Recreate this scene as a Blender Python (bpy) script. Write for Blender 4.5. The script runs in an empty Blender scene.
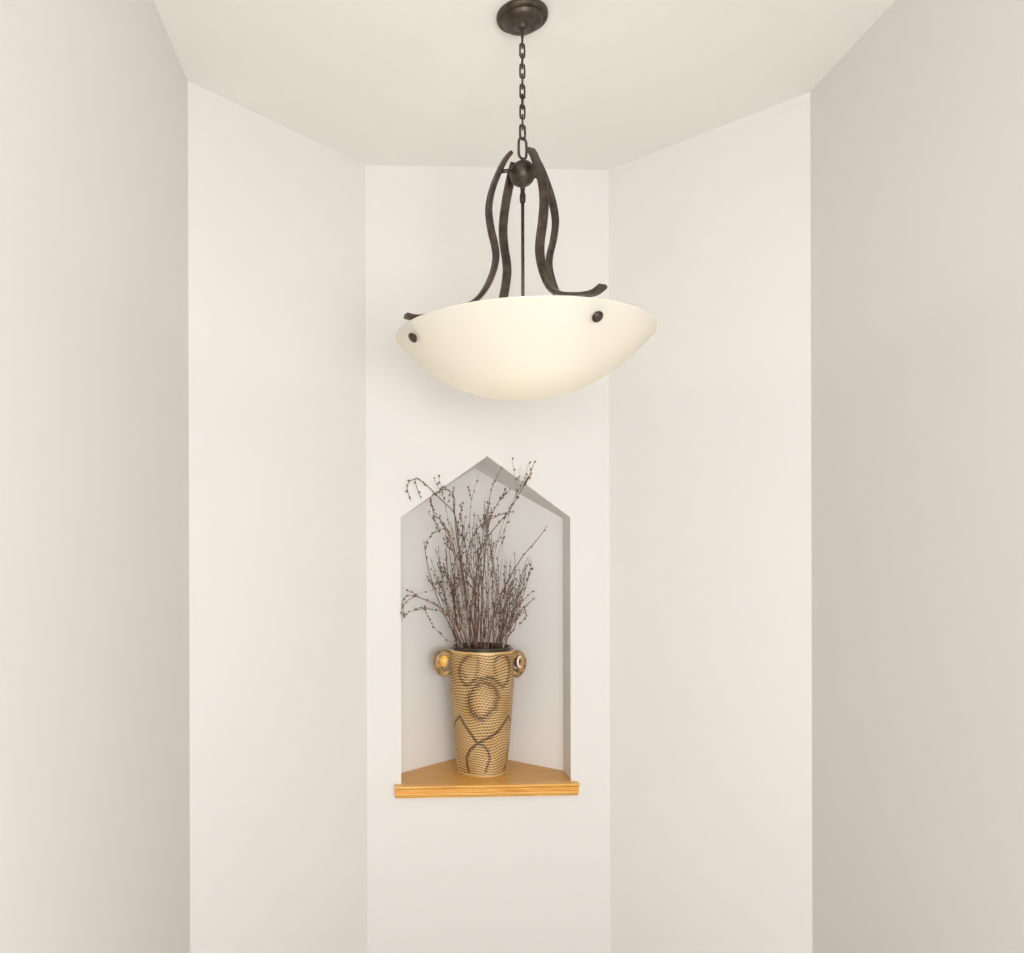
import bpy, bmesh, math, random
import numpy as np
from mathutils import Vector, Matrix

random.seed(11)
PI = math.pi
C = bpy.context.scene.collection
F, CX, CY = 800.0, 387.0, 550.0        # focal length and principal point, in pixels of the 1024x953 frame
ROLL = math.radians(0.15)
CAMZ = 1.6
HC = 1.22                              # ceiling above the lens


def unroll(px, py):
    x, y = px - CX, py - CY
    return x * math.cos(ROLL) - y * math.sin(ROLL), x * math.sin(ROLL) + y * math.cos(ROLL)


def at(px, py, Y):
    x, y = unroll(px, py)
    return Vector((x / F * Y, Y, CAMZ - y / F * Y))


def on_ceiling(px, py):
    x, y = unroll(px, py)
    Y = F * HC / -y
    return Vector((x / F * Y, Y, CAMZ + HC))


# ------------------------------------------------------------------ materials
def mat(name, col, rough=0.5, metal=0.0, spec=0.5):
    m = bpy.data.materials.new(name)
    m.use_nodes = True
    b = m.node_tree.nodes['Principled BSDF']
    b.inputs['Base Color'].default_value = (*col, 1)
    b.inputs['Roughness'].default_value = rough
    b.inputs['Metallic'].default_value = metal
    b.inputs['Specular IOR Level'].default_value = spec
    return m


def nodes(m):
    nt = m.node_tree
    return nt, nt.nodes, nt.links, nt.nodes['Principled BSDF']


def lin(r, g, b):
    f = lambda c: (c / 255 / 12.92) if c <= 10 else ((c / 255 + 0.055) / 1.055) ** 2.4
    return (f(r), f(g), f(b))


def noise_col(m, a, b, scale, mapscale=(1, 1, 1), detail=4, lo=0.35, hi=0.65, bump=0.0, bscale=None, bdist=0.002):
    nt, N, L, P = nodes(m)
    tc = N.new('ShaderNodeTexCoord')
    mp = N.new('ShaderNodeMapping')
    mp.inputs['Scale'].default_value = mapscale
    L.new(tc.outputs['Object'], mp.inputs['Vector'])
    nz = N.new('ShaderNodeTexNoise')
    nz.inputs['Scale'].default_value = scale
    nz.inputs['Detail'].default_value = detail
    L.new(mp.outputs['Vector'], nz.inputs['Vector'])
    cr = N.new('ShaderNodeValToRGB')
    cr.color_ramp.elements[0].position = lo
    cr.color_ramp.elements[0].color = (*a, 1)
    cr.color_ramp.elements[1].position = hi
    cr.color_ramp.elements[1].color = (*b, 1)
    L.new(nz.outputs['Fac'], cr.inputs['Fac'])
    L.new(cr.outputs['Color'], P.inputs['Base Color'])
    if bump:
        n2 = nz
        if bscale:
            n2 = N.new('ShaderNodeTexNoise')
            n2.inputs['Scale'].default_value = bscale
            n2.inputs['Detail'].default_value = 3
            L.new(tc.outputs['Object'], n2.inputs['Vector'])
        bp = N.new('ShaderNodeBump')
        bp.inputs['Strength'].default_value = bump
        bp.inputs['Distance'].default_value = bdist
        L.new(n2.outputs['Fac'], bp.inputs['Height'])
        L.new(bp.outputs['Normal'], P.inputs['Normal'])
    return m


WALL = (0.68, 0.669, 0.652)
m_wall = noise_col(mat('cream wall paint', WALL, 0.6, spec=0.25), tuple(c * 0.985 for c in WALL), WALL, 1.5,
                   bump=0.08, bscale=260, bdist=0.0006)
CEIL = (0.80, 0.787, 0.768)
m_ceil = noise_col(mat('ceiling paint', CEIL, 0.8, spec=0.2), tuple(c * 0.985 for c in CEIL), CEIL, 1.3,
                   bump=0.1, bscale=200, bdist=0.0008)
NICHE_LIT = (0.76, 0.752, 0.737)  # wall paint lightened so the colour carries light inside the niche, slightly more neutral
m_niche_lit = noise_col(mat('niche paint with added light', NICHE_LIT, 0.6, spec=0.25), tuple(c * 0.985 for c in NICHE_LIT), NICHE_LIT, 1.5,
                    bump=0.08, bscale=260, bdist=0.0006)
m_floor = noise_col(mat('pale carpet', (0.62, 0.55, 0.46), 0.95, spec=0.1), (0.30, 0.25, 0.19), (0.38, 0.32, 0.25), 60,
                    bump=0.4, bscale=300)
m_bronze = noise_col(mat('dark bronze', (0.05, 0.04, 0.03), 0.42, 0.55), (0.036, 0.027, 0.02), (0.085, 0.064, 0.046), 55,
                     bump=0.12, bscale=160, bdist=0.001)
m_oak = noise_col(mat('honey oak', (0.6, 0.35, 0.1), 0.38), lin(198, 142, 62), lin(222, 172, 88), 14, (0.55, 9, 9), 6, 0.3, 0.7)
m_oak_dark = noise_col(mat('honey oak moulding', (0.6, 0.35, 0.1), 0.34), lin(206, 148, 66), lin(234, 184, 100), 12, (0.6, 10, 14), 6, 0.32, 0.66)
m_rim = mat('dark olive glaze', lin(58, 54, 40), 0.22)
m_inner = mat('vase inside', lin(70, 50, 34), 0.7)
m_twig = noise_col(mat('brown twig bark', lin(100, 74, 64), 0.75), lin(66, 44, 40), lin(136, 106, 92), 45)
m_twig2 = noise_col(mat('grey brown twig bark', lin(120, 98, 84), 0.75), lin(108, 90, 80), lin(190, 172, 156), 45)
m_twig3 = noise_col(mat('reddish twig bark', lin(104, 58, 44), 0.7), lin(60, 34, 32), lin(118, 74, 58), 45)
m_bud = noise_col(mat('twig bud', lin(104, 82, 72), 0.8), lin(78, 60, 54), lin(126, 104, 92), 90)
m_socket = mat('lamp socket', lin(230, 225, 215), 0.5)

# opal glass of the bowl: light from the bulbs passes through it
m_glass = bpy.data.materials.new('opal alabaster glass')
m_glass.use_nodes = True
nt = m_glass.node_tree
for n in list(nt.nodes):
    nt.nodes.remove(n)
out = nt.nodes.new('ShaderNodeOutputMaterial')
tr = nt.nodes.new('ShaderNodeBsdfTranslucent')
tr.inputs['Color'].default_value = (0.95, 0.93, 0.87, 1)
df = nt.nodes.new('ShaderNodeBsdfDiffuse')
df.inputs['Color'].default_value = (0.78, 0.765, 0.72, 1)
gl = nt.nodes.new('ShaderNodeBsdfGlossy')
gl.inputs['Roughness'].default_value = 0.25
mx = nt.nodes.new('ShaderNodeMixShader')
mx.inputs[0].default_value = 0.5
nt.links.new(tr.outputs[0], mx.inputs[1])
nt.links.new(df.outputs[0], mx.inputs[2])
mx2 = nt.nodes.new('ShaderNodeMixShader')
mx2.inputs[0].default_value = 0.03
nt.links.new(mx.outputs[0], mx2.inputs[1])
nt.links.new(gl.outputs[0], mx2.inputs[2])
nt.links.new(mx2.outputs[0], out.inputs[0])

m_bulb = bpy.data.materials.new('lit bulb')
m_bulb.use_nodes = True
_, N_, L_, P_ = nodes(m_bulb)
P_.inputs['Base Color'].default_value = (0.9, 0.85, 0.75, 1)
P_.inputs['Emission Color'].default_value = (1.0, 0.90, 0.76, 1)
P_.inputs['Emission Strength'].default_value = 17


# ------------------------------------------------------------------ mesh helpers
def obj(name, bm, m, parent=None, smooth=False, loc=(0, 0, 0)):
    me = bpy.data.meshes.new(name)
    bmesh.ops.recalc_face_normals(bm, faces=bm.faces)
    bm.to_mesh(me)
    bm.free()
    ms = m if isinstance(m, (list, tuple)) else [m]
    for k in ms:
        me.materials.append(k)
    if smooth:
        for p in me.polygons:
            p.use_smooth = True
    o = bpy.data.objects.new(name, me)
    C.objects.link(o)
    o.location = loc
    if parent is not None:
        o.parent = parent
    return o


def thing(name, label, cat, loc=(0, 0, 0), group=None):
    o = bpy.data.objects.new(name, None)
    C.objects.link(o)
    o.location = loc
    o.empty_display_size = 0.05
    return tag(o, label, cat, group)


def tag(o, label, cat, group=None):
    o['label'] = label
    o['category'] = cat
    if group:
        o['group'] = group
    return o


def prism(bm, plan, z0, z1):
    lo = [bm.verts.new((x, y, z0)) for x, y in plan]
    hi = [bm.verts.new((x, y, z1)) for x, y in plan]
    n = len(plan)
    bm.faces.new(lo[::-1])
    bm.faces.new(hi)
    for i in range(n):
        bm.faces.new((lo[i], lo[(i + 1) % n], hi[(i + 1) % n], hi[i]))


def lathe(bm, prof, n=48, c=(0, 0, 0)):
    """revolve (r, z) points; r = 0 closes on the axis"""
    rings = []
    for r, z in prof:
        if r < 1e-6:
            rings.append([bm.verts.new((c[0], c[1], c[2] + z))])
        else:
            rings.append([bm.verts.new((c[0] + r * math.cos(2 * PI * k / n), c[1] + r * math.sin(2 * PI * k / n), c[2] + z)) for k in range(n)])
    for a, b in zip(rings, rings[1:]):
        for k in range(n):
            k2 = (k + 1) % n
            if len(a) == 1 and len(b) == 1:
                continue
            if len(a) == 1:
                bm.faces.new((a[0], b[k2], b[k]))
            elif len(b) == 1:
                bm.faces.new((a[k], a[k2], b[0]))
            else:
                bm.faces.new((a[k], a[k2], b[k2], b[k]))


def tube(bm, pts, radii, n=8, closed=False, sec=None):
    """sweep a circle (or a section sec of (normal, binormal) offsets) along pts"""
    pts = [Vector(p) for p in pts]
    m = len(pts)
    if not isinstance(radii, (list, tuple)):
        radii = [radii] * m
    tang = []
    for i in range(m):
        if closed:
            t = pts[(i + 1) % m] - pts[i - 1]
        else:
            t = pts[min(i + 1, m - 1)] - pts[max(i - 1, 0)]
        tang.append(t.normalized())
    up = Vector((0, 0, 1)) if abs(tang[0].z) < 0.9 else Vector((1, 0, 0))
    nrm = (up - tang[0] * up.dot(tang[0])).normalized()
    rings = []
    for i in range(m):
        nrm = (nrm - tang[i] * nrm.dot(tang[i])).normalized()
        bn = tang[i].cross(nrm)
        r = radii[i]
        s = sec or [(math.cos(2 * PI * k / n), math.sin(2 * PI * k / n)) for k in range(n)]
        rings.append([bm.verts.new(pts[i] + nrm * a * r + bn * b * r) for a, b in s])
    n = len(rings[0])
    for i in range(m if closed else m - 1):
        a, b = rings[i], rings[(i + 1) % m]
        for k in range(n):
            bm.faces.new((a[k], a[(k + 1) % n], b[(k + 1) % n], b[k]))
    if not closed:
        bm.faces.new(rings[0][::-1])
        bm.faces.new(rings[-1])


def strap(bm, pts, side, w, t):
    """flat bar of width w (along the fixed vector side) and thickness t along pts, with eased edges"""
    pts = [Vector(p) for p in pts]
    m = len(pts)
    rings = []
    for i in range(m):
        tg = (pts[min(i + 1, m - 1)] - pts[max(i - 1, 0)]).normalized()
        nr = tg.cross(side).normalized()
        e = t * 0.28
        sec = [(-w / 2 + e, -t / 2), (w / 2 - e, -t / 2), (w / 2, -t / 2 + e), (w / 2, t / 2 - e),
               (w / 2 - e, t / 2), (-w / 2 + e, t / 2), (-w / 2, t / 2 - e), (-w / 2, -t / 2 + e)]
        rings.append([bm.verts.new(pts[i] + side * a + nr * b) for a, b in sec])
    for a, b in zip(rings, rings[1:]):
        for k in range(8):
            bm.faces.new((a[k], a[(k + 1) % 8], b[(k + 1) % 8], b[k]))
    bm.faces.new(rings[0][::-1])
    bm.faces.new(rings[-1])


def ball(bm, c, r, sz=1.0, seg=10, rings=7, axis=None):
    M = Matrix.Translation(Vector(c))
    if axis is not None:
        M = M @ Vector((0, 0, 1)).rotation_difference(Vector(axis)).to_matrix().to_4x4()
    M = M @ Matrix.Diagonal((r, r, r * sz, 1))
    bmesh.ops.create_uvsphere(bm, u_segments=seg, v_segments=rings, radius=1, matrix=M)


def spline(pts, n):
    """Catmull-Rom through pts"""
    pts = [Vector(p) for p in pts]
    P = [pts[0] * 2 - pts[1]] + pts + [pts[-1] * 2 - pts[-2]]
    res = []
    segs = len(pts) - 1
    for s in range(n + 1):
        u = s / n * segs
        i = min(int(u), segs - 1)
        t = u - i
        a, b, c, d = P[i], P[i + 1], P[i + 2], P[i + 3]
        res.append(0.5 * ((2 * b) + (c - a) * t + (2 * a - 5 * b + 4 * c - d) * t * t + (3 * b - a - 3 * c + d) * t ** 3))
    return res


# ------------------------------------------------------------------ the room shell
ZC = CAMZ + HC
A0 = on_ceiling(187.8, 81)       # left wall meets the left splayed wall
A1 = on_ceiling(365.3, 164.8)
A2 = on_ceiling(608.5, 170.0)
A3 = on_ceiling(810.3, 92.0)
YB = -2.2                         # the hall stays open to the next room behind the camera
T = 0.12


def structure(name, bm, m):
    o = obj(name, bm, m)
    o['kind'] = 'structure'
    return o


bm = bmesh.new(); prism(bm, [(A0.x, YB), (A0.x, A0.y), (A0.x - T, A0.y), (A0.x - T, YB)], 0, ZC); structure('wall_left', bm, m_wall)
bm = bmesh.new(); prism(bm, [(A3.x, YB), (A3.x + T, YB), (A3.x + T, A3.y), (A3.x, A3.y)], 0, ZC); structure('wall_right', bm, m_wall)


def panel(name, P, Q, outward):
    n = Vector(outward).normalized() * T
    bm = bmesh.new()
    prism(bm, [(P.x, P.y), (Q.x, Q.y), (Q.x + n.x, Q.y + n.y), (P.x + n.x, P.y + n.y)], 0, ZC)
    structure(name, bm, m_wall)


d = (A1 - A0); panel('wall_back_left', A0, A1, (-d.y, d.x, 0))
d = (A3 - A2); panel('wall_back_right', A2, A3, (-d.y, d.x, 0))
bm = bmesh.new(); prism(bm, [(-1.0, YB), (1.7, YB), (1.7, 3.4), (-1.0, 3.4)], ZC, ZC + 0.15); structure('ceiling', bm, m_ceil)
bm = bmesh.new(); prism(bm, [(-1.0, YB), (1.7, YB), (1.7, 3.4), (-1.0, 3.4)], -0.1, 0.0); structure('floor', bm, m_floor)

KW = (A2.y - A1.y) / (A2.x - A1.x)   # the back wall is turned a little from the lens


def on_wall(px, py, off=0.0):
    """point of the back wall's face (off metres in front of it)"""
    x, y = unroll(px, py)
    a = x / F
    Y = (A1.y - KW * A1.x - off) / (1 - KW * a)
    return Vector((a * Y, Y, CAMZ - y / F * Y))


ZS = CAMZ - 0.7425                 # the shelf's top
BL = on_wall(402.0, 783); BR = on_wall(571.6, 780)
EL = on_wall(400.0, 517); ER = on_wall(569.8, 517)
AP = on_wall(487.2, 456.4)
xl = BL.x * 0.6 + EL.x * 0.4 - 0.003; xr = BR.x * 0.75 + ER.x * 0.25 + 0.001
zf = ZS - 0.022                   # the niche's own floor, under the oak board
ze = (EL.z + ER.z) / 2
wy = lambda x: A1.y + KW * (x - A1.x)
YV, REV = 2.925, 0.122
NL = [Vector((xl, wy(xl), zf)), Vector((xr, wy(xr), zf)), Vector((xr, wy(xr), ze)), Vector((AP.x, wy(AP.x), AP.z)), Vector((xl, wy(xl), ze))]
yrl, yrr = wy(xl) + REV, wy(xr) + REV
bm = bmesh.new()
v = [bm.verts.new(p) for p in NL]
B = {}
for nm, x, y, z in (('bl', xl, yrl, zf), ('el', xl, yrl, ze), ('br', xr, yrr, zf), ('er', xr, yrr, ze), ('ap', AP.x, YV, AP.z), ('c', AP.x, YV, zf)):
    B[nm] = bm.verts.new((x, y, z))
o1 = [bm.verts.new((A1.x, A1.y, 0)), bm.verts.new((A2.x, A2.y, 0)), bm.verts.new((A2.x, A2.y, ZC)), bm.verts.new((A1.x, A1.y, ZC))]
fm = lambda x: bm.verts.new((x, wy(x), 0))
tb = bm.verts.new((AP.x, wy(AP.x), ZC)); bb = bm.verts.new((AP.x, wy(AP.x), 0))
bm.faces.new((o1[0], bb, v[0], v[4], v[3], tb, o1[3]))
bm.faces.new((bb, o1[1], o1[2], tb, v[3], v[2], v[1]))
bm.faces.new((bb, v[1], v[0]))
bm.faces.new((v[0], B['bl'], B['el'], v[4]))
bm.faces.new((v[1], v[2], B['er'], B['br']))
bm.faces.new((v[4], B['el'], B['ap'], v[3]))
bm.faces.new((v[2], v[3], B['ap'], B['er']))
bm.faces.new((B['bl'], B['c'], B['ap'], B['el']))
bm.faces.new((B['br'], B['er'], B['ap'], B['c']))
bm.faces.new((v[0], v[1], B['br'], B['c'], B['bl']))
k = [bm.verts.new((A1.x, 3.2, 0)), bm.verts.new((A2.x, 3.2, 0)), bm.verts.new((A2.x, 3.2, ZC)), bm.verts.new((A1.x, 3.2, ZC))]
bm.faces.new((k[3], k[2], k[1], k[0]))
bm.faces.new((o1[0], o1[3], k[3], k[0]))
bm.faces.new((o1[1], k[1], k[2], o1[2]))
bm.faces.new((o1[3], tb, o1[2], k[2], k[3]))
bm.faces.new((o1[0], k[0], k[1], o1[1], bb))
es = [e for e in bm.edges if set(e.verts) in ({v[4], v[3]}, {v[3], v[2]}, {v[1], v[2]}, {v[0], v[4]})]
bmesh.ops.bevel(bm, geom=es, offset=0.0025, segments=2, affect='EDGES', profile=0.5)
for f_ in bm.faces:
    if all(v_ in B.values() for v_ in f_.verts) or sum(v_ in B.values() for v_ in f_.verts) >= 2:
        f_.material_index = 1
structure('wall_back', bm, [m_wall, m_niche_lit])

# ------------------------------------------------------------------ the oak shelf of the niche
shelf = thing('corner_shelf', 'honey oak corner shelf with a moulded front edge, filling the floor of the wall niche', 'shelf',
              (AP.x, wy(AP.x), ZS))
sx, sy, sz = shelf.location
g = 0.0012
bm = bmesh.new()
prism(bm, [(xl + g - sx, wy(xl) - 0.001 - sy), (xr - g - sx, wy(xr) - 0.001 - sy), (xr - g - sx, yrr - g - sy), (AP.x - sx, YV - 2 * g - sy), (xl + g - sx, yrl - g - sy)], -0.0205, 0.0)
obj('board', bm, m_oak, shelf)
PL = on_wall(395.0, 790, 0.03); PR = on_wall(580.0, 787, 0.03)
dirw = Vector((1, KW, 0)).normalized(); nrmw = Vector((KW, -1, 0)).normalized()


def wall_profile(prof, name, m, ends=(0, 0)):
    bm = bmesh.new()
    s0 = (Vector((PL.x, PL.y, 0)) - Vector((A1.x, A1.y, 0))).dot(dirw) + ends[0]
    s1 = (Vector((PR.x, PR.y, 0)) - Vector((A1.x, A1.y, 0))).dot(dirw) - ends[1]
    org = Vector((A1.x, A1.y, 0))
    rows = []
    for s in (s0, s1):
        rows.append([bm.verts.new(org + dirw * s + nrmw * (o + 0.0008) + Vector((-sx, -sy, z))- Vector((0, 0, 0))) for o, z in prof])
    n = len(prof)
    for i in range(n):
        bm.faces.new((rows[0][i], rows[0][(i + 1) % n], rows[1][(i + 1) % n], rows[1][i]))
    bm.faces.new(rows[0][::-1]); bm.faces.new(rows[1])
    return obj(name, bm, m, shelf)


wall_profile([(0, 0), (0.027, 0), (0.0300, -0.0015), (0.0312, -0.0042), (0.0300, -0.0070), (0.0270, -0.0085), (0, -0.0085)], 'nosing', m_oak_dark)
wall_profile([(0, -0.0088), (0.0215, -0.0088), (0.0215, -0.0106), (0.0262, -0.0112), (0.0275, -0.0135), (0.0265, -0.0158), (0.0225, -0.0170), (0.0195, -0.0190), (0.0190, -0.0212),
              (0.0200, -0.0228), (0.0250, -0.0240), (0.0262, -0.0268), (0.0255, -0.0300), (0.0225, -0.0325), (0.0185, -0.0340), (0.0160, -0.0365), (0.0145, -0.0412), (0, -0.0412)], 'moulding', m_oak_dark, (0.002, 0.002))

# ------------------------------------------------------------------ the pendant lamp
PX, PY = 0.3114, 1.824
pend = thing('pendant_lamp', 'dark bronze pendant lamp with white opal glass bowl, hanging on a ceiling chain', 'lamp', (PX, PY, ZC))
Z = lambda zcam: CAMZ + zcam - ZC          # height above the lens -> pendant's own z
bm = bmesh.new()
lathe(bm, [(0, -0.0005), (0.0578, -0.0005), (0.0582, -0.006), (0.0572, -0.010), (0.0535, -0.0125), (0.0490, -0.0130), (0.0475, -0.0120), (0.0460, -0.0135),
           (0.0445, -0.0185), (0.0410, -0.0225), (0.034, -0.0250), (0.024, -0.0262), (0.0120, -0.0268), (0.0115, -0.031), (0.0085, -0.034), (0, -0.0345)], 56)
obj('canopy', bm, m_bronze, pend, True)


def link(zc, h, w, r, ang):
    """one oval chain link, centre height zc"""
    bm = bmesh.new()
    pts = []
    s = h / 2 - w / 2
    for k in range(20):
        a = 2 * PI * k / 20
        x, z = w / 2 * math.cos(a), w / 2 * math.sin(a)
        z += s if z > 1e-9 else (-s if z < -1e-9 else 0)
        pts.append((x * math.cos(ang), x * math.sin(ang), zc + z))
    tube(bm, pts, r, 7, closed=True)
    return bm


ztop, zbot = -0.0345, Z(0.937)
obj('canopy_loop', link(ztop - 0.006, 0.024, 0.014, 0.0030, 1.3), m_bronze, pend, True)
nl = 10
z0c, z1c = ztop - 0.0135, zbot + 0.003
pitch = (z0c - z1c) / nl
for i in range(nl):
    big = i == nl - 1
    obj('chain_link', link(z0c - pitch * (i + 0.5), pitch + (0.009 if not big else 0.010), 0.0118 if not big else 0.0135, 0.0022 if not big else 0.0027,
                           (0.35 if i % 2 else 1.35) + random.uniform(-0.15, 0.15)), m_bronze, pend, True)
obj('top_loop', link(Z(0.9145), 0.047, 0.0225, 0.0030, 0.5), m_bronze, pend, True)
bm = bmesh.new(); ball(bm, (0, 0, Z(0.857)), 0.0293, 1, 32, 20); obj('ball', bm, m_bronze, pend, True)
# thin rod with its coupling, down into the bowl
bm = bmesh.new(); lathe(bm, [(0, Z(0.823)), (0.0048, Z(0.823)), (0.0052, Z(0.813)), (0.0068, Z(0.809)), (0.0068, Z(0.795)), (0.0050, Z(0.790)), (0, Z(0.790))], 16)
obj('rod_coupling', bm, m_bronze, pend, True)
obj('coupling_loop', link(Z(0.8255), 0.016, 0.010, 0.0016, 0.4), m_bronze, pend, True)
bm = bmesh.new(); lathe(bm, [(0, Z(0.7905)), (0.0038, Z(0.7905)), (0.0038, Z(0.495)), (0, Z(0.495))], 14); obj('rod', bm, m_bronze, pend, True)
# arms
ARM = [(r_ + (0.004 if r_ < 0.13 else 0.002), z_) for r_, z_ in [(0.0290, 0.897), (0.0420, 0.880), (0.0550, 0.856), (0.0700, 0.822), (0.0800, 0.790), (0.0840, 0.757), (0.0780, 0.716), (0.0690, 0.684),
       (0.0660, 0.655), (0.0740, 0.622), (0.0900, 0.588), (0.1120, 0.560), (0.1420, 0.541), (0.1800, 0.527), (0.2200, 0.515), (0.2500, 0.5085), (0.2700, 0.5075), (0.2890, 0.5115)]]
for deg in (22, -68, 112, 202):
    a = math.radians(deg)
    rd = Vector((math.sin(a), -math.cos(a), 0)); sd = Vector((math.cos(a), math.sin(a), 0))
    bm = bmesh.new()
    prof_ = [(r, z - 0.10 * max(0, r - 0.2)) for r, z in ARM] if deg in (-68, 112) else ARM
    pts = spline([rd * r + Vector((0, 0, Z(z))) for r, z in prof_], 70)
    strap(bm, pts, sd, 0.022, 0.0096)
    arm = obj('arm', bm, m_bronze, pend, False)
    bm = bmesh.new()
    tube(bm, [rd * 0.022 + Vector((0, 0, Z(0.861))), rd * 0.0545 + Vector((0, 0, Z(0.853)))], 0.0045, 12)
    obj('peg', bm, m_bronze, arm, True)
    # knob that screws the glass to the arm's tab
    q = rd * 0.272 + Vector((0, 0, Z(0.459)))
    nq = (rd * 0.76 + Vector((0, 0, -0.65))).normalized()
    bm = bmesh.new()
    ball(bm, q + nq * 0.004, 0.0118, 0.5, 18, 12, nq)
    tube(bm, [q - nq * 0.012, q + nq * 0.006], 0.004, 10)
    obj('knob', bm, m_bronze, pend, True)
    bm = bmesh.new()
    strap(bm, [rd * 0.236 + Vector((0, 0, Z(0.508))), rd * 0.240 + Vector((0, 0, Z(0.478))), q - nq * 0.0115], sd, 0.014, 0.003)
    obj('tab', bm, m_bronze, arm)
# opal bowl
RB, HB = 0.2885, 0.138
ZR = 0.4835
R = (RB * RB + HB * HB) / (2 * HB)
prof = []
amax = math.asin(RB / R)
for k in range(33):
    t = amax * k / 32
    prof.append((R * math.sin(t), ZR - HB + R - R * math.cos(t)))
th = 0.005
inner = []
for k in range(33):
    t = amax * k / 32
    inner.append(((R - th) * math.sin(t), ZR - HB + R - (R - th) * math.cos(t)))
lip = [(RB + 0.0012, ZR + 0.0015), (RB + 0.0005, ZR + 0.0042), (RB - 0.0028, ZR + 0.0048)]
bm = bmesh.new()
lathe(bm, [(r, Z(z)) for r, z in prof + lip + inner[::-1]], 96)
obj('glass_bowl', bm, m_glass, pend, True)
# lamp cluster inside the bowl
bm = bmesh.new(); lathe(bm, [(0, Z(0.510)), (0.022, Z(0.510)), (0.026, Z(0.503)), (0.026, Z(0.492)), (0.012, Z(0.486)), (0, Z(0.486))], 24)
hub = obj('lamp_hub', bm, m_bronze, pend, True)
for j in range(3):
    a = math.radians(30 + 120 * j)
    rd = Vector((math.cos(a), math.sin(a), 0))
    dn = (rd * 0.93 + Vector((0, 0, -0.08))).normalized()
    p0 = rd * 0.024 + Vector((0, 0, Z(0.498)))
    bm = bmesh.new(); tube(bm, [p0, p0 + dn * 0.012, p0 + dn * 0.045], [0.009, 0.016, 0.016], 16)
    soc = obj('lamp_socket', bm, m_socket, hub, True)
    bm = bmesh.new()
    ax = [0.046, 0.055, 0.068, 0.082, 0.094, 0.102, 0.106]
    rr = [0.011, 0.014, 0.022, 0.027, 0.024, 0.014, 0.003]
    tube(bm, [p0 + dn * s for s in ax], rr, 18)
    obj('bulb', bm, m_bulb, soc, True)

# ------------------------------------------------------------------ the vase
VX, VY = 0.3165, 2.68
S = VY / F                                   # metres per pixel at the vase's axis
vase = thing('vase', 'tall tan stoneware vase with brown carved loops, standing on the oak niche shelf', 'vase', (VX, VY, ZS))
PROF = [(0.0790, 0.0), (0.0820, 0.004), (0.0845, 0.02), (0.0885, 0.06), (0.0925, 0.11), (0.0960, 0.16), (0.1010, 0.22), (0.1060, 0.28), (0.1085, 0.34), (0.1090, 0.38), (0.1084, 0.402), (0.1068, 0.411)]
pz = np.array([p[1] for p in PROF]); pr = np.array([p[0] for p in PROF])


def px_to_uv(px, py):
    """a mark seen on the vase -> (angle from the front, height)"""
    z = 0.0
    h = 0.2
    for _ in range(6):
        r = float(np.interp(h, pz, pr))
        dx = max(-0.985, min(0.985, (px - 482.0) * S / r))
        th = math.asin(dx) - math.atan2(VX, VY)      # seen from a little to the left
        yy = VY - r * math.cos(th)
        h = CAMZ - (py - CY) / F * yy - ZS
        h = max(0.0, min(0.411, h))
    return th, h


mA = lambda l: [px_to_uv(425 + x / 9.31, 635 + y / 9.31) for x, y in l]
mB = lambda l: [px_to_uv(420 + x / 5.958, 630 + y / 5.958) for x, y in l]
MARKS = [  # (path, half width in metres, strength)
    (mA([(455, 168), (400, 205), (345, 260), (325, 330), (340, 410), (375, 465), (420, 470), (455, 430), (490, 402), (540, 418), (590, 400), (640, 408), (680, 445), (715, 485), (755, 455), (778, 380), (785, 300), (765, 215), (720, 182), (680, 195), (655, 235)]), 0.0052, 1.0),
    (mA([(400, 475), (450, 430), (520, 455), (560, 452), (610, 450), (650, 440), (720, 485)]), 0.003, 0.5),
    (mA([(330, 300), (350, 350), (390, 400)]), 0.005, 0.6),
    (mA([(480, 175), (500, 250), (490, 330), (480, 380)]), 0.0045, 0.55),
    (mA([(655, 235), (640, 300), (660, 370)]), 0.0045, 0.55),
    (mB([(325, 345), (300, 390), (292, 440), (310, 495), (345, 525), (375, 532), (410, 500), (448, 460), (462, 400), (445, 350), (400, 318), (360, 318), (325, 345)]), 0.0075, 1.0),
    (mB([(205, 580), (215, 545), (240, 515), (265, 560), (300, 615), (335, 665)]), 0.00415, 1.0),
    (mB([(548, 590), (540, 550), (522, 515), (495, 560), (470, 600), (420, 640), (375, 662), (340, 680), (300, 715), (280, 760), (282, 810), (292, 845)]), 0.00418, 1.0),
    (mB([(340, 680), (375, 690), (405, 720), (415, 770), (400, 815), (390, 848)]), 0.0042, 0.75),
    (mB([(535, 660), (525, 695), (515, 740), (512, 790), (498, 835)]), 0.0036, 0.9),
    (mB([(215, 690), (235, 760), (245, 830)]), 0.003, 0.4),
    (mB([(180, 330), (215, 380), (230, 440)]), 0.003, 0.35),
]
NA, NZ = 420, 300
hh = np.concatenate([np.linspace(0, 0.411, NZ)])
th = np.linspace(-PI, PI, NA, endpoint=False)
TH, HHm = np.meshgrid(th, hh)
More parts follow.
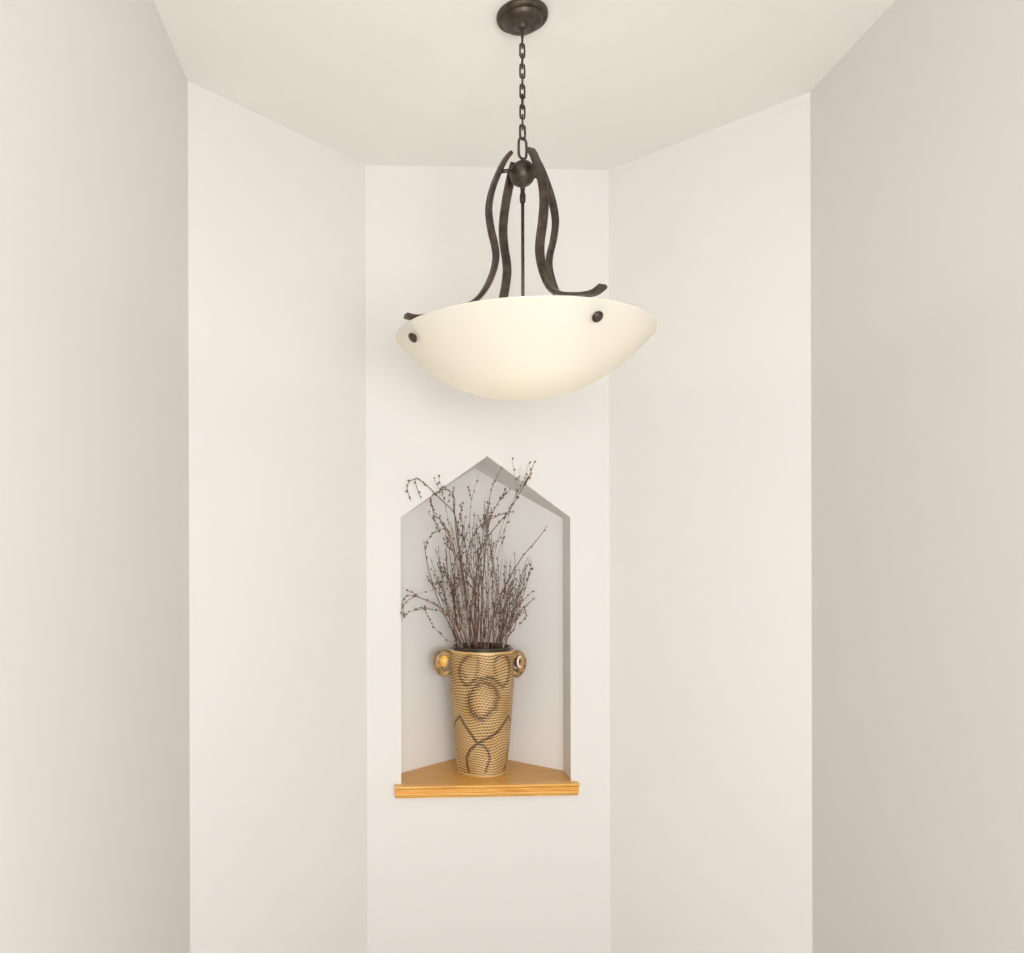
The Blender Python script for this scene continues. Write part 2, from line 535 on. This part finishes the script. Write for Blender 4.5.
# the same drawing wraps the back of the pot
thw = (TH + PI / 2) % PI - PI / 2
RR = np.interp(HHm, pz, pr)
U = thw * RR
dark = np.zeros_like(U)
for path, w, s in MARKS:
    p = np.array([(a * float(np.interp(h, pz, pr)), h) for a, h in path])
    dmin = np.full_like(U, 9.0)
    for (x0, y0), (x1, y1) in zip(p, p[1:]):
        ex, ey = x1 - x0, y1 - y0
        L2 = ex * ex + ey * ey + 1e-12
        t = np.clip(((U - x0) * ex + (HHm - y0) * ey) / L2, 0, 1)
        dmin = np.minimum(dmin, np.hypot(U - x0 - t * ex, HHm - y0 - t * ey))
    ln = np.clip(1.5 - dmin / w, 0, 1)
    if w > 0.0042:      # the upper loops are ripples that run together, not one cut line
        ln = np.maximum(0.8 * np.clip(1.5 - dmin / 0.0026, 0, 1), np.clip(1.6 - dmin / (w * 1.5), 0, 1) * np.clip(1.8 * np.sin((HHm + 0.004 * np.sin(U / 0.0105)) * PI / 0.0092) ** 2 - 0.5, 0, 1))
    dark = np.maximum(dark, s * ln)
drift = 0.006 * np.sin(U / 0.031 + HHm / 0.05) + 0.0022 * np.sin(U / 0.013)
rowi = np.floor((HHm + drift) / 0.0088)
su = U / 0.0112 + 0.5 * (rowi % 2)
wob = drift + 0.0026 * np.abs(np.sin(PI * su))
rows = 0.5 + 0.5 * np.sin((HHm + wob) * 2 * PI / 0.0088)
dash = np.abs(np.sin(PI * su)) ** 0.7
fine = np.clip(rows * 1.8 - 0.42, 0, 1) * (0.35 + 0.65 * dash)
rs = np.random.RandomState(3)
patch = 0.5 + 0.5 * np.sin(U / 0.021 + 1.0) * np.sin(HHm / 0.03 + 0.4)
edge = np.clip((0.407 - HHm) / 0.006, 0, 1) * np.clip((HHm - 0.004) / 0.006, 0, 1)
base = np.array(lin(212, 182, 130)); base2 = np.array(lin(196, 158, 98)); brown = np.array(lin(92, 56, 28)); darkb = np.array(lin(62, 34, 22))
col = base[None, None] * patch[..., None] + base2[None, None] * (1 - patch[..., None])
f1 = (1.0 * fine * edge)[..., None]
col = col * (1 - f1) + brown * f1
dk = np.clip(dark * (0.72 + 0.6 * np.clip(rows * 1.3 - 0.2, 0, 1)), 0, 1) * edge
col = col * (1 - dk[..., None]) + darkb * dk[..., None]
disp = -0.0016 * fine * edge - 0.0016 * dark * edge
RD = RR + disp
X = RD * np.sin(TH); Y = -RD * np.cos(TH)
verts = np.stack([X, Y, HHm], -1).reshape(-1, 3)
idx = np.arange(NZ * NA).reshape(NZ, NA)
a = idx[:-1]; b = idx[1:]
faces = np.stack([a, np.roll(a, -1, 1), np.roll(b, -1, 1), b], -1).reshape(-1, 4)
me = bpy.data.meshes.new('body')
cap = len(verts)
allv = verts.tolist() + [(0, 0, 0.0)]
allf = faces.tolist() + [(cap, int(idx[0, (k + 1) % NA]), int(idx[0, k])) for k in range(NA)]
me.from_pydata(allv, [], allf)
at_ = me.color_attributes.new('glaze', 'FLOAT_COLOR', 'POINT')
rgba = np.ones((len(allv), 4), np.float32)
rgba[:cap, :3] = col.reshape(-1, 3)
rgba[cap, :3] = base2
at_.data.foreach_set('color', rgba.ravel())
for p in me.polygons:
    p.use_smooth = True
m_vase = mat('carved tan stoneware', (0.6, 0.42, 0.2), 0.36)
nt, N, L, P = nodes(m_vase)
ca = N.new('ShaderNodeVertexColor'); ca.layer_name = 'glaze'
L.new(ca.outputs['Color'], P.inputs['Base Color'])
me.materials.append(m_vase)
body = bpy.data.objects.new('body', me)
C.objects.link(body); body.parent = vase
# dark glazed neck with an open mouth
bm = bmesh.new()
lathe(bm, [(0.1066, 0.4108), (0.1030, 0.4118), (0.0985, 0.4122), (0.0965, 0.4140), (0.0975, 0.4170), (0.0985, 0.4190), (0.0980, 0.4210), (0.0955, 0.4222), (0.0915, 0.4212), (0.0895, 0.4170), (0.0890, 0.408)], 96)
obj('neck', bm, m_rim, vase, True)
bm = bmesh.new()
lathe(bm, [(0.0893, 0.410), (0.0950, 0.39), (0.0985, 0.33), (0.0900, 0.18), (0.0760, 0.02), (0, 0.016)], 64)
obj('lining', bm, m_inner, vase, True)
m_hand = noise_col(mat('tan glazed handle', lin(190, 150, 90), 0.3), lin(104, 80, 56), lin(176, 140, 92), 60)
m_gold_lit = mat('golden lit face', lin(226, 178, 84), 0.28)  # gold colour stands in for the highlight on the left handle's face
m_cream = mat('cream glaze', lin(232, 214, 190), 0.35)
m_hole_shade = mat('dark brown hole shade', lin(70, 48, 34), 0.35)  # brown stands in for the shade in the right handle's hole
for side in (-1, 1):
    # a scroll shaped lug: rolled head above, tail running back into the wall of the pot
    az = 0.12 if side < 0 else 0.30
    rd = Vector((side * math.cos(az), -math.sin(az), 0))
    up = Vector((0, 0, 1))
    ex = 0.010 if side < 0 else -0.006
    f = lambda a, z: rd * (a + ex * min(1, max(0, (a - 0.106) / 0.02))) + up * z
    bm = bmesh.new()
    path = spline([f(0.104, 0.388), f(0.121, 0.398), f(0.136, 0.391), f(0.142, 0.374), f(0.138, 0.352), f(0.129, 0.336), f(0.119, 0.331), f(0.104, 0.342)], 28)
    rad = [0.0135 - 0.0045 * abs(i / 28 - 0.4) for i in range(29)]
    tube(bm, path, rad, 14)
    h = obj('handle', bm, m_hand, vase, True)
    cc = f(0.125, 0.371) + Vector((0, -0.004, 0))
    bm = bmesh.new()
    if side < 0:
        cc = cc + Vector((0.004, -0.006, 0.002))
    ball(bm, cc, 0.0185 if side < 0 else 0.015, 0.6, 16, 10, (0.2 * side, -0.97, 0.1))
    for v_ in bm.verts:     # a squarish plug for the painted lit face and hole shade, narrower than tall
        q_ = v_.co - cc
        v_.co = cc + Vector((q_.x * (0.86 - 8 * q_.z * side), q_.y, q_.z * 1.15))
    obj('lit_face_or_hole_shade', bm, m_gold_lit if side < 0 else m_hole_shade, h, True)
    if side > 0:
        cc = f(0.131, 0.373) + Vector((0, -0.012, 0))
        pts = []
        xa = Vector((1, 0.3, 0)).normalized()
        for k2 in range(18):
            an = 2 * PI * k2 / 18
            pts.append(cc + xa * 0.0075 * math.cos(an) + up * 0.0165 * math.sin(an))
        bm = bmesh.new()
        tube(bm, pts, 0.0036, 8, closed=True)
        obj('scroll_edge', bm, m_cream, h, True)

# ------------------------------------------------------------------ the dried twigs
NECK_Z = ZS + 0.420
GR = 'dried twigs standing in the vase'


def clamp_niche(p):
    """keep a point inside the niche or in front of the wall"""
    yw = wy(p.x)
    hx = abs(p.x - AP.x)
    half = (xr - xl) / 2
    ylim = YV - hx * (YV - (yrl + yrr) / 2) / half - 0.012
    inside = xl + 0.006 < p.x < xr - 0.006
    roof = AP.z - hx * (AP.z - ze) / half - 0.008
    if not inside or p.z > roof:
        ylim = yw - 0.008
    if p.y > ylim:      # slide along the line of sight
        k2 = ylim / p.y
        p = Vector((p.x * k2, p.y * k2, CAMZ + (p.z - CAMZ) * k2))
    return p


def stem_points(path, d0, d1, n=26):
    """path: (px, py) from tip to base; d0 depth offset at the neck, d1 at the tip"""
    path = path[::-1]
    tot = [0.0]
    for a, b in zip(path, path[1:]):
        tot.append(tot[-1] + math.hypot(a[0] - b[0], a[1] - b[1]))
    pts = []
    for (x, y), t in zip(path, tot):
        u = t / tot[-1]
        pts.append(at(x, y, VY + d0 + (d1 - d0) * u ** 1.2))
    # the foot: inside the neck, then down into the vase
    p0 = pts[0]
    ox, oy = p0.x - VX, p0.y - VY
    r = math.hypot(ox, oy)
    if r > 0.083:
        ox, oy = ox * 0.083 / r, oy * 0.083 / r
    foot = [Vector((VX + ox * 0.25, VY + oy * 0.25, ZS + 0.10)), Vector((VX + ox * 0.65, VY + oy * 0.65, ZS + 0.27)), Vector((VX + ox, VY + oy, NECK_Z + 0.003))]
    rest = [p for p in pts[1:] if p.z > NECK_Z + 0.02]
    pts = foot + rest
    return [clamp_niche(p) if p.z > NECK_Z else p for p in spline(pts, n)]


def make_twig(path, d0, d1, label, r=0.0019, m=None, buds=12, sides=2, budfrom=0.35, budr=0.0031, own_buds=True, shoots=None, sl=0.07):
    pts = stem_points(path, d0, d1)
    foot = pts[0].copy()
    m = m or m_twig
    bm = bmesh.new()
    n = len(pts)
    loc = [p - foot for p in pts]
    tube(bm, loc, [r * (1.15 - 0.75 * i / (n - 1)) for i in range(n)], 5)
    spots = []          # (point, direction)
    for s in range(sides):
        i = random.randint(int(n * 0.42), n - 4)
        base_ = loc[i]
        tg = (loc[i + 1] - loc[i - 1]).normalized()
        ang = random.choice((-1, 1)) * random.uniform(0.35, 0.8)
        dv = Matrix.Rotation(ang, 3, 'Y') @ tg
        dv = (dv + Vector((0, random.uniform(-0.3, 0.15), 0.45))).normalized()
        ln = random.uniform(0.5, 1.1) * sl
        q = [base_, base_ + dv * ln * 0.5 + Vector((0, 0, 0.004)), base_ + dv * ln + Vector((0, 0, random.uniform(-0.006, 0.02)))]
        q = [clamp_niche(p + foot) - foot for p in spline(q, 6)]
        tube(bm, q, [r * 0.62, r * 0.6, r * 0.55, r * 0.5, r * 0.45, r * 0.4, r * 0.3], 4)
        for j in (2, 4, 6):
            spots.append((q[j], (q[j] - q[j - 1]).normalized()))
    for sh in shoots or []:
        tip_d = d0 + (d1 - d0) * 0.85
        q = [clamp_niche(at(x, y, VY + tip_d)) - foot for x, y in sh]
        # start on the stem itself
        near = min(loc, key=lambda p: ((p + foot).x / (p + foot).y - (q[0] + foot).x / (q[0] + foot).y) ** 2 + ((p + foot - Vector((0, 0, CAMZ))).z / (p + foot).y - (q[0] + foot - Vector((0, 0, CAMZ))).z / (q[0] + foot).y) ** 2)
        q[0] = near
        q = spline(q, 10)
        q = [clamp_niche(p + foot) - foot for p in q]
        tube(bm, q, [r * 0.65 - r * 0.03 * i for i in range(11)], 4)
        for j in (3, 5, 7, 9):
            spots.append((q[j], (q[j] - q[j - 1]).normalized()))
    for k2 in range(buds):
        u = budfrom + (1 - budfrom) * (k2 + random.uniform(0.1, 0.9)) / max(1, buds)
        i = min(n - 2, max(1, int(u * (n - 1))))
        spots.append((loc[i].lerp(loc[i + 1], random.random()), (loc[i + 1] - loc[i]).normalized()))
    budlist = []
    for p, tg in spots:
        side = Vector((random.uniform(-1, 1), random.uniform(-1, 0.5), random.uniform(-0.2, 0.6)))
        side = (side - tg * side.dot(tg)).normalized()
        c = p + side * (r * 0.5 + budr * 0.6)
        if (clamp_niche(c + foot) - c - foot).length > 1e-5:
            c = p
        budlist.append((c, (tg + side * 0.5).normalized(), budr * random.uniform(0.75, 1.15)))
    ms = [m, m_bud]
    if not own_buds:
        for c, ax_, br in budlist:
            i0 = len(bm.faces)
            ball(bm, c, br, 1.45, 5, 4, ax_)
            bm.faces.ensure_lookup_table()
            for f_ in bm.faces[i0:]:
                f_.material_index = 1
    o = obj('dried_twig', bm, ms, None, True, foot)
    tag(o, label, 'twig', GR)
    if own_buds:
        for c, ax_, br in budlist:
            b2 = bmesh.new()
            ball(b2, (0, 0, 0), br, 1.45, 6, 5, ax_)
            obj('bud', b2, m_bud, o, True, c)
    return o


VT = 'the tan vase'
make_twig([(421.2, 499), (418, 491), (415.3, 482), (416.5, 478.3), (426.5, 485), (436, 494.5), (444.5, 503), (453.5, 512), (457, 526), (459, 546), (465, 590), (473, 646)], 0.0, -0.20,
          'long brown twig arching up left over the niche edge, its tip hooked down', 0.0022, m_twig, 8, 1, 0.6,
          shoots=[[(416.5, 478.3), (409, 482), (407.5, 490), (411, 501)]])
make_twig([(439, 533), (435.9, 522.6), (432.8, 510), (430.5, 498), (437, 492.7), (443.3, 489), (450.6, 492), (454.8, 499), (454.5, 513), (457, 540), (464, 590), (471, 646)], 0.02, -0.15,
          'brown twig bent into a round hoop, its budded end hanging under the left slope', 0.0019, m_twig, 14, 1, 0.55)
make_twig([(438.3, 476), (440.6, 486), (445, 505), (450, 530), (458, 575), (468, 646)], -0.01, -0.19,
          'thin twig whose straight tip crosses the left niche slope, beside the hooked one', 0.0015, m_twig2, 9, 2, 0.45)
make_twig([(431, 498), (433, 510), (440, 520), (447, 530), (453, 547), (463, 600), (470, 646)], 0.01, -0.06,
          'budded twig leaning left under the niche slope, inside the hoop shaped one', 0.0018, m_twig, 13, 2, 0.4)
make_twig([(425, 553), (427.5, 541), (431, 535.5), (437, 531), (445, 529.5), (451, 538), (457, 560), (465, 610), (470, 646)], -0.02, -0.08,
          'twig curling over to the left halfway up the niche, tip hanging with round buds', 0.0017, m_twig2, 14, 1, 0.55)
make_twig([(462.5, 502), (461, 513), (458, 530), (461, 560), (468, 600), (475, 646)], 0.04, 0.03,
          'upright brown twig ending in a bud cluster under the left slope, beside the hoop', 0.0018, m_twig, 14, 3, 0.5)
make_twig([(479, 474), (473.5, 492), (470.5, 508), (470, 540), (474, 600), (477, 646)], 0.06, 0.12,
          'pale thin twig standing straight up at the back, its tip just under the niche peak', 0.0014, m_twig2, 6, 1, 0.5)
make_twig([(502.5, 466.5), (496.5, 477.5), (491, 491), (488, 513), (484, 560), (481, 646)], -0.02, -0.12,
          'tall straight twig whose tip crosses the shaded right slope close to the niche peak', 0.0017, m_twig, 9, 0, 0.45)
make_twig([(506.7, 487), (501.5, 497), (493, 512), (488, 530), (483, 580), (480, 646)], 0.0, 0.0,
          'upright twig tipped with dark buds just below the shaded right slope', 0.0018, m_twig, 14, 3, 0.5)
make_twig([(534.4, 461.5), (529, 477), (524, 485), (516.7, 498.5), (509.4, 510), (500, 522), (487, 538), (478, 562), (475, 600), (474, 646)], -0.02, -0.20,
          'longest twig, slanting up right out of the niche, its tip the highest of all', 0.0021, m_twig, 14, 1, 0.4,
          shoots=[[(523, 486), (526, 480), (531, 478.6)]])
make_twig([(529.4, 462), (525, 476.5), (520, 488), (512, 504), (500, 532), (490, 580), (485, 646)], -0.04, -0.21,
          'tall slanting twig running just left of the longest one, tip outside the niche', 0.0016, m_twig2, 11, 1, 0.45)
make_twig([(520.4, 466.5), (517.5, 486), (513, 502), (503, 535), (494, 585), (488, 646)], -0.05, -0.19,
          'pale thin twig crossing the shaded right slope, left of the two long slanting ones', 0.0013, m_twig2, 6, 1, 0.5)
make_twig([(513.8, 512), (505, 513), (494, 517.5), (481, 525), (471, 540), (466, 570), (471, 610), (475, 646)], -0.03, -0.08,
          'thick brown twig bending flat to the right near the top, dense with buds', 0.0024, m_twig, 14, 4, 0.45, sl=0.055)
make_twig([(547.4, 525.4), (539, 537.5), (528, 550), (518.5, 562.5), (503, 590), (492, 625), (488, 646)], -0.03, -0.03,
          'long bare twig slanting far right inside the niche, its tip the rightmost', 0.0022, m_twig, 6, 0, 0.3)
make_twig([(531.2, 560), (530, 571), (527, 582), (521, 601), (509, 629), (500, 646)], -0.02, -0.04,
          'budded twig rising at the right edge of the bunch below the long bare one', 0.0017, m_twig, 14, 1, 0.35)
make_twig([(536, 597.5), (529, 603), (521, 610), (510, 625), (503, 646)], -0.03, -0.06,
          'short low twig spreading right just above the vase rim', 0.0018, m_twig, 6, 1, 0.35, shoots=[[(525, 606.5), (526, 613), (525, 618), (519, 626)]])
make_twig([(526, 571.5), (523.3, 585.6), (518, 603), (506, 630), (498, 646)], 0.02, 0.03,
          'upright budded twig just inside the right edge of the bunch', 0.0016, m_twig2, 14, 1, 0.35)
make_twig([(402.2, 621), (402, 606), (404.6, 597.5), (414, 595.8), (427.8, 601), (442, 609), (455, 620), (463, 632), (466, 646)], -0.04, -0.17,
          'low twig arching far left to the niche edge with its tip hanging straight down', 0.0021, m_twig, 8, 1, 0.45, shoots=[[(414, 595.8), (405, 603), (403.2, 612), (402.8, 616)]])
make_twig([(402.8, 617.7), (408.5, 612.3), (421.6, 609), (431.5, 609), (442.5, 612.5), (454, 623), (461, 646)], -0.05, -0.16,
          'lowest arching twig on the left, beaded with round buds toward the niche edge', 0.0018, m_twig2, 16, 1, 0.4)
make_twig([(424, 609), (427.5, 615.5), (431, 623), (437.5, 631), (448, 640.5), (456, 647)], -0.04, -0.09,
          'short twig sticking out low left over the vase handle', 0.0016, m_twig2, 10, 0, 0.35)
make_twig([(413, 595.2), (424, 592.8), (434, 590), (445, 585.5), (455, 581.5), (462, 592), (467, 615), (470, 646)], -0.01, -0.08,
          'thin twig bent level to the left above the low arching ones', 0.0015, m_twig2, 6, 0, 0.5, shoots=[[(432, 590.5), (437, 584), (446, 582.6), (454, 583)]])
make_twig([(443, 563), (444.6, 573), (449.5, 581.5), (458, 600), (466, 646)], 0.03, 0.03,
          'short twig with a round bud cluster in the left gap of the bunch', 0.0016, m_twig2, 14, 2, 0.5, sl=0.04)
make_twig([(448, 580), (455, 577.8), (465, 581), (473, 589), (476, 607), (475.5, 646)], -0.06, -0.09,
          'thick dark twig in front bending left halfway up the bunch', 0.0025, m_twig3, 5, 1, 0.5)
make_twig([(444, 538), (447, 546), (462, 561), (471, 576), (475.5, 600), (477, 646)], -0.05, -0.06,
          'dark twig leaning left through the upper middle of the bunch', 0.0022, m_twig, 9, 2, 0.4)
make_twig([(505.5, 526), (504, 536), (502.5, 548), (500, 580), (493, 620), (489, 646)], 0.05, 0.09,
          'pale upright twig with a single large bud, right of the bunch middle', 0.0013, m_twig2, 5, 0, 0.7)

# the thicket in the middle, alike in the photo
N_FILL = 58
for i in range(N_FILL):
    u = (i + 0.5) / N_FILL
    bx = 455 + 52 * (0.5 + 0.5 * math.sin((u - 0.5) * PI)) + random.uniform(-2, 2)
    tone = random.random()
    ty = random.choice((random.uniform(520, 552), random.uniform(545, 590), random.uniform(575, 615)))
    spread = (646 - ty) / 110
    tx = 482 + (bx - 482) * (1 + 0.75 * spread) + random.uniform(-17, 17) * spread + (3 if bx > 482 else -2)
    if i % 5 == 0:
        ty = random.uniform(500, 535)
        tx = random.uniform(455, 500)
    if ty < 548 and tx > 505:
        ty += 24
    mx_ = bx + (tx - bx) * 0.42 + random.uniform(-4, 4)
    m1 = bx + (tx - bx) * 0.75 + random.uniform(-3, 3)
    path = [(tx, ty), (m1, 646 - (646 - ty) * 0.72), (mx_, 646 - (646 - ty) * 0.38), (bx, 647)]
    d0 = random.uniform(-0.055, 0.06)
    mm = m_twig3 if (tone < 0.38) else (m_twig if tone < 0.72 else m_twig2)
    make_twig(path, d0, d0 * 1.4 + random.uniform(-0.03, 0.03),
              'thin brown budded twig in the dense middle thicket of the bunch in the vase', random.uniform(0.0012, 0.0024), mm,
              random.randint(4, 8), random.randint(1, 3), 0.5, 0.0025, own_buds=False, sl=0.055)

# ------------------------------------------------------------------ light
w = bpy.data.worlds.new('World')
bpy.context.scene.world = w
w.use_nodes = True
bg = w.node_tree.nodes['Background']
bg.inputs['Color'].default_value = (1.0, 0.99, 0.975, 1)
bg.inputs['Strength'].default_value = 1.1


def area(name, loc, target, size, power, col, sizey=None):
    l = bpy.data.lights.new(name, 'AREA')
    l.energy = power
    l.color = col
    l.size = size
    if sizey:
        l.shape = 'RECTANGLE'; l.size_y = sizey
    o = bpy.data.objects.new(name, l)
    C.objects.link(o)
    o.location = loc
    o.rotation_euler = (Vector(target) - Vector(loc)).to_track_quat('-Z', 'Y').to_euler()
    return o


area('front_right_light', (0.66, -1.0, 1.35), (0.25, 2.6, 1.4), 0.8, 36, (1.0, 0.99, 0.975), 0.8)  # unseen source at front right, placed from the vase's shadow
area('added_fill_light', (-0.2, -1.6, 1.6), (0.55, 2.6, 1.5), 1.0, 50, (1.0, 0.99, 0.978), 1.2)  # added fill without a known source, lifts the right wall and niche

# ------------------------------------------------------------------ camera
cam = bpy.data.cameras.new('Camera')
co = bpy.data.objects.new('Camera', cam)
C.objects.link(co)
co.location = (0, 0, CAMZ)
co.rotation_euler = (Matrix.Rotation(PI / 2, 3, 'X') @ Matrix.Rotation(-ROLL, 3, 'Z')).to_euler()
cam.sensor_fit = 'HORIZONTAL'
cam.sensor_width = 36
cam.lens = 36 * F / 1024
cam.shift_x = (512 - CX) / 1024
cam.shift_y = (CY - 476.5) / 1024
cam.clip_start = 0.02
sc = bpy.context.scene
sc.camera = co
sc.view_settings.view_transform = 'Standard'
sc.view_settings.look = 'None'
sc.view_settings.gamma = 1
sc.view_settings.use_curve_mapping = False
sc.view_settings.exposure = -0.06
sc.cycles.use_denoising = True
sc.cycles.max_bounces = 16
sc.cycles.diffuse_bounces = 12
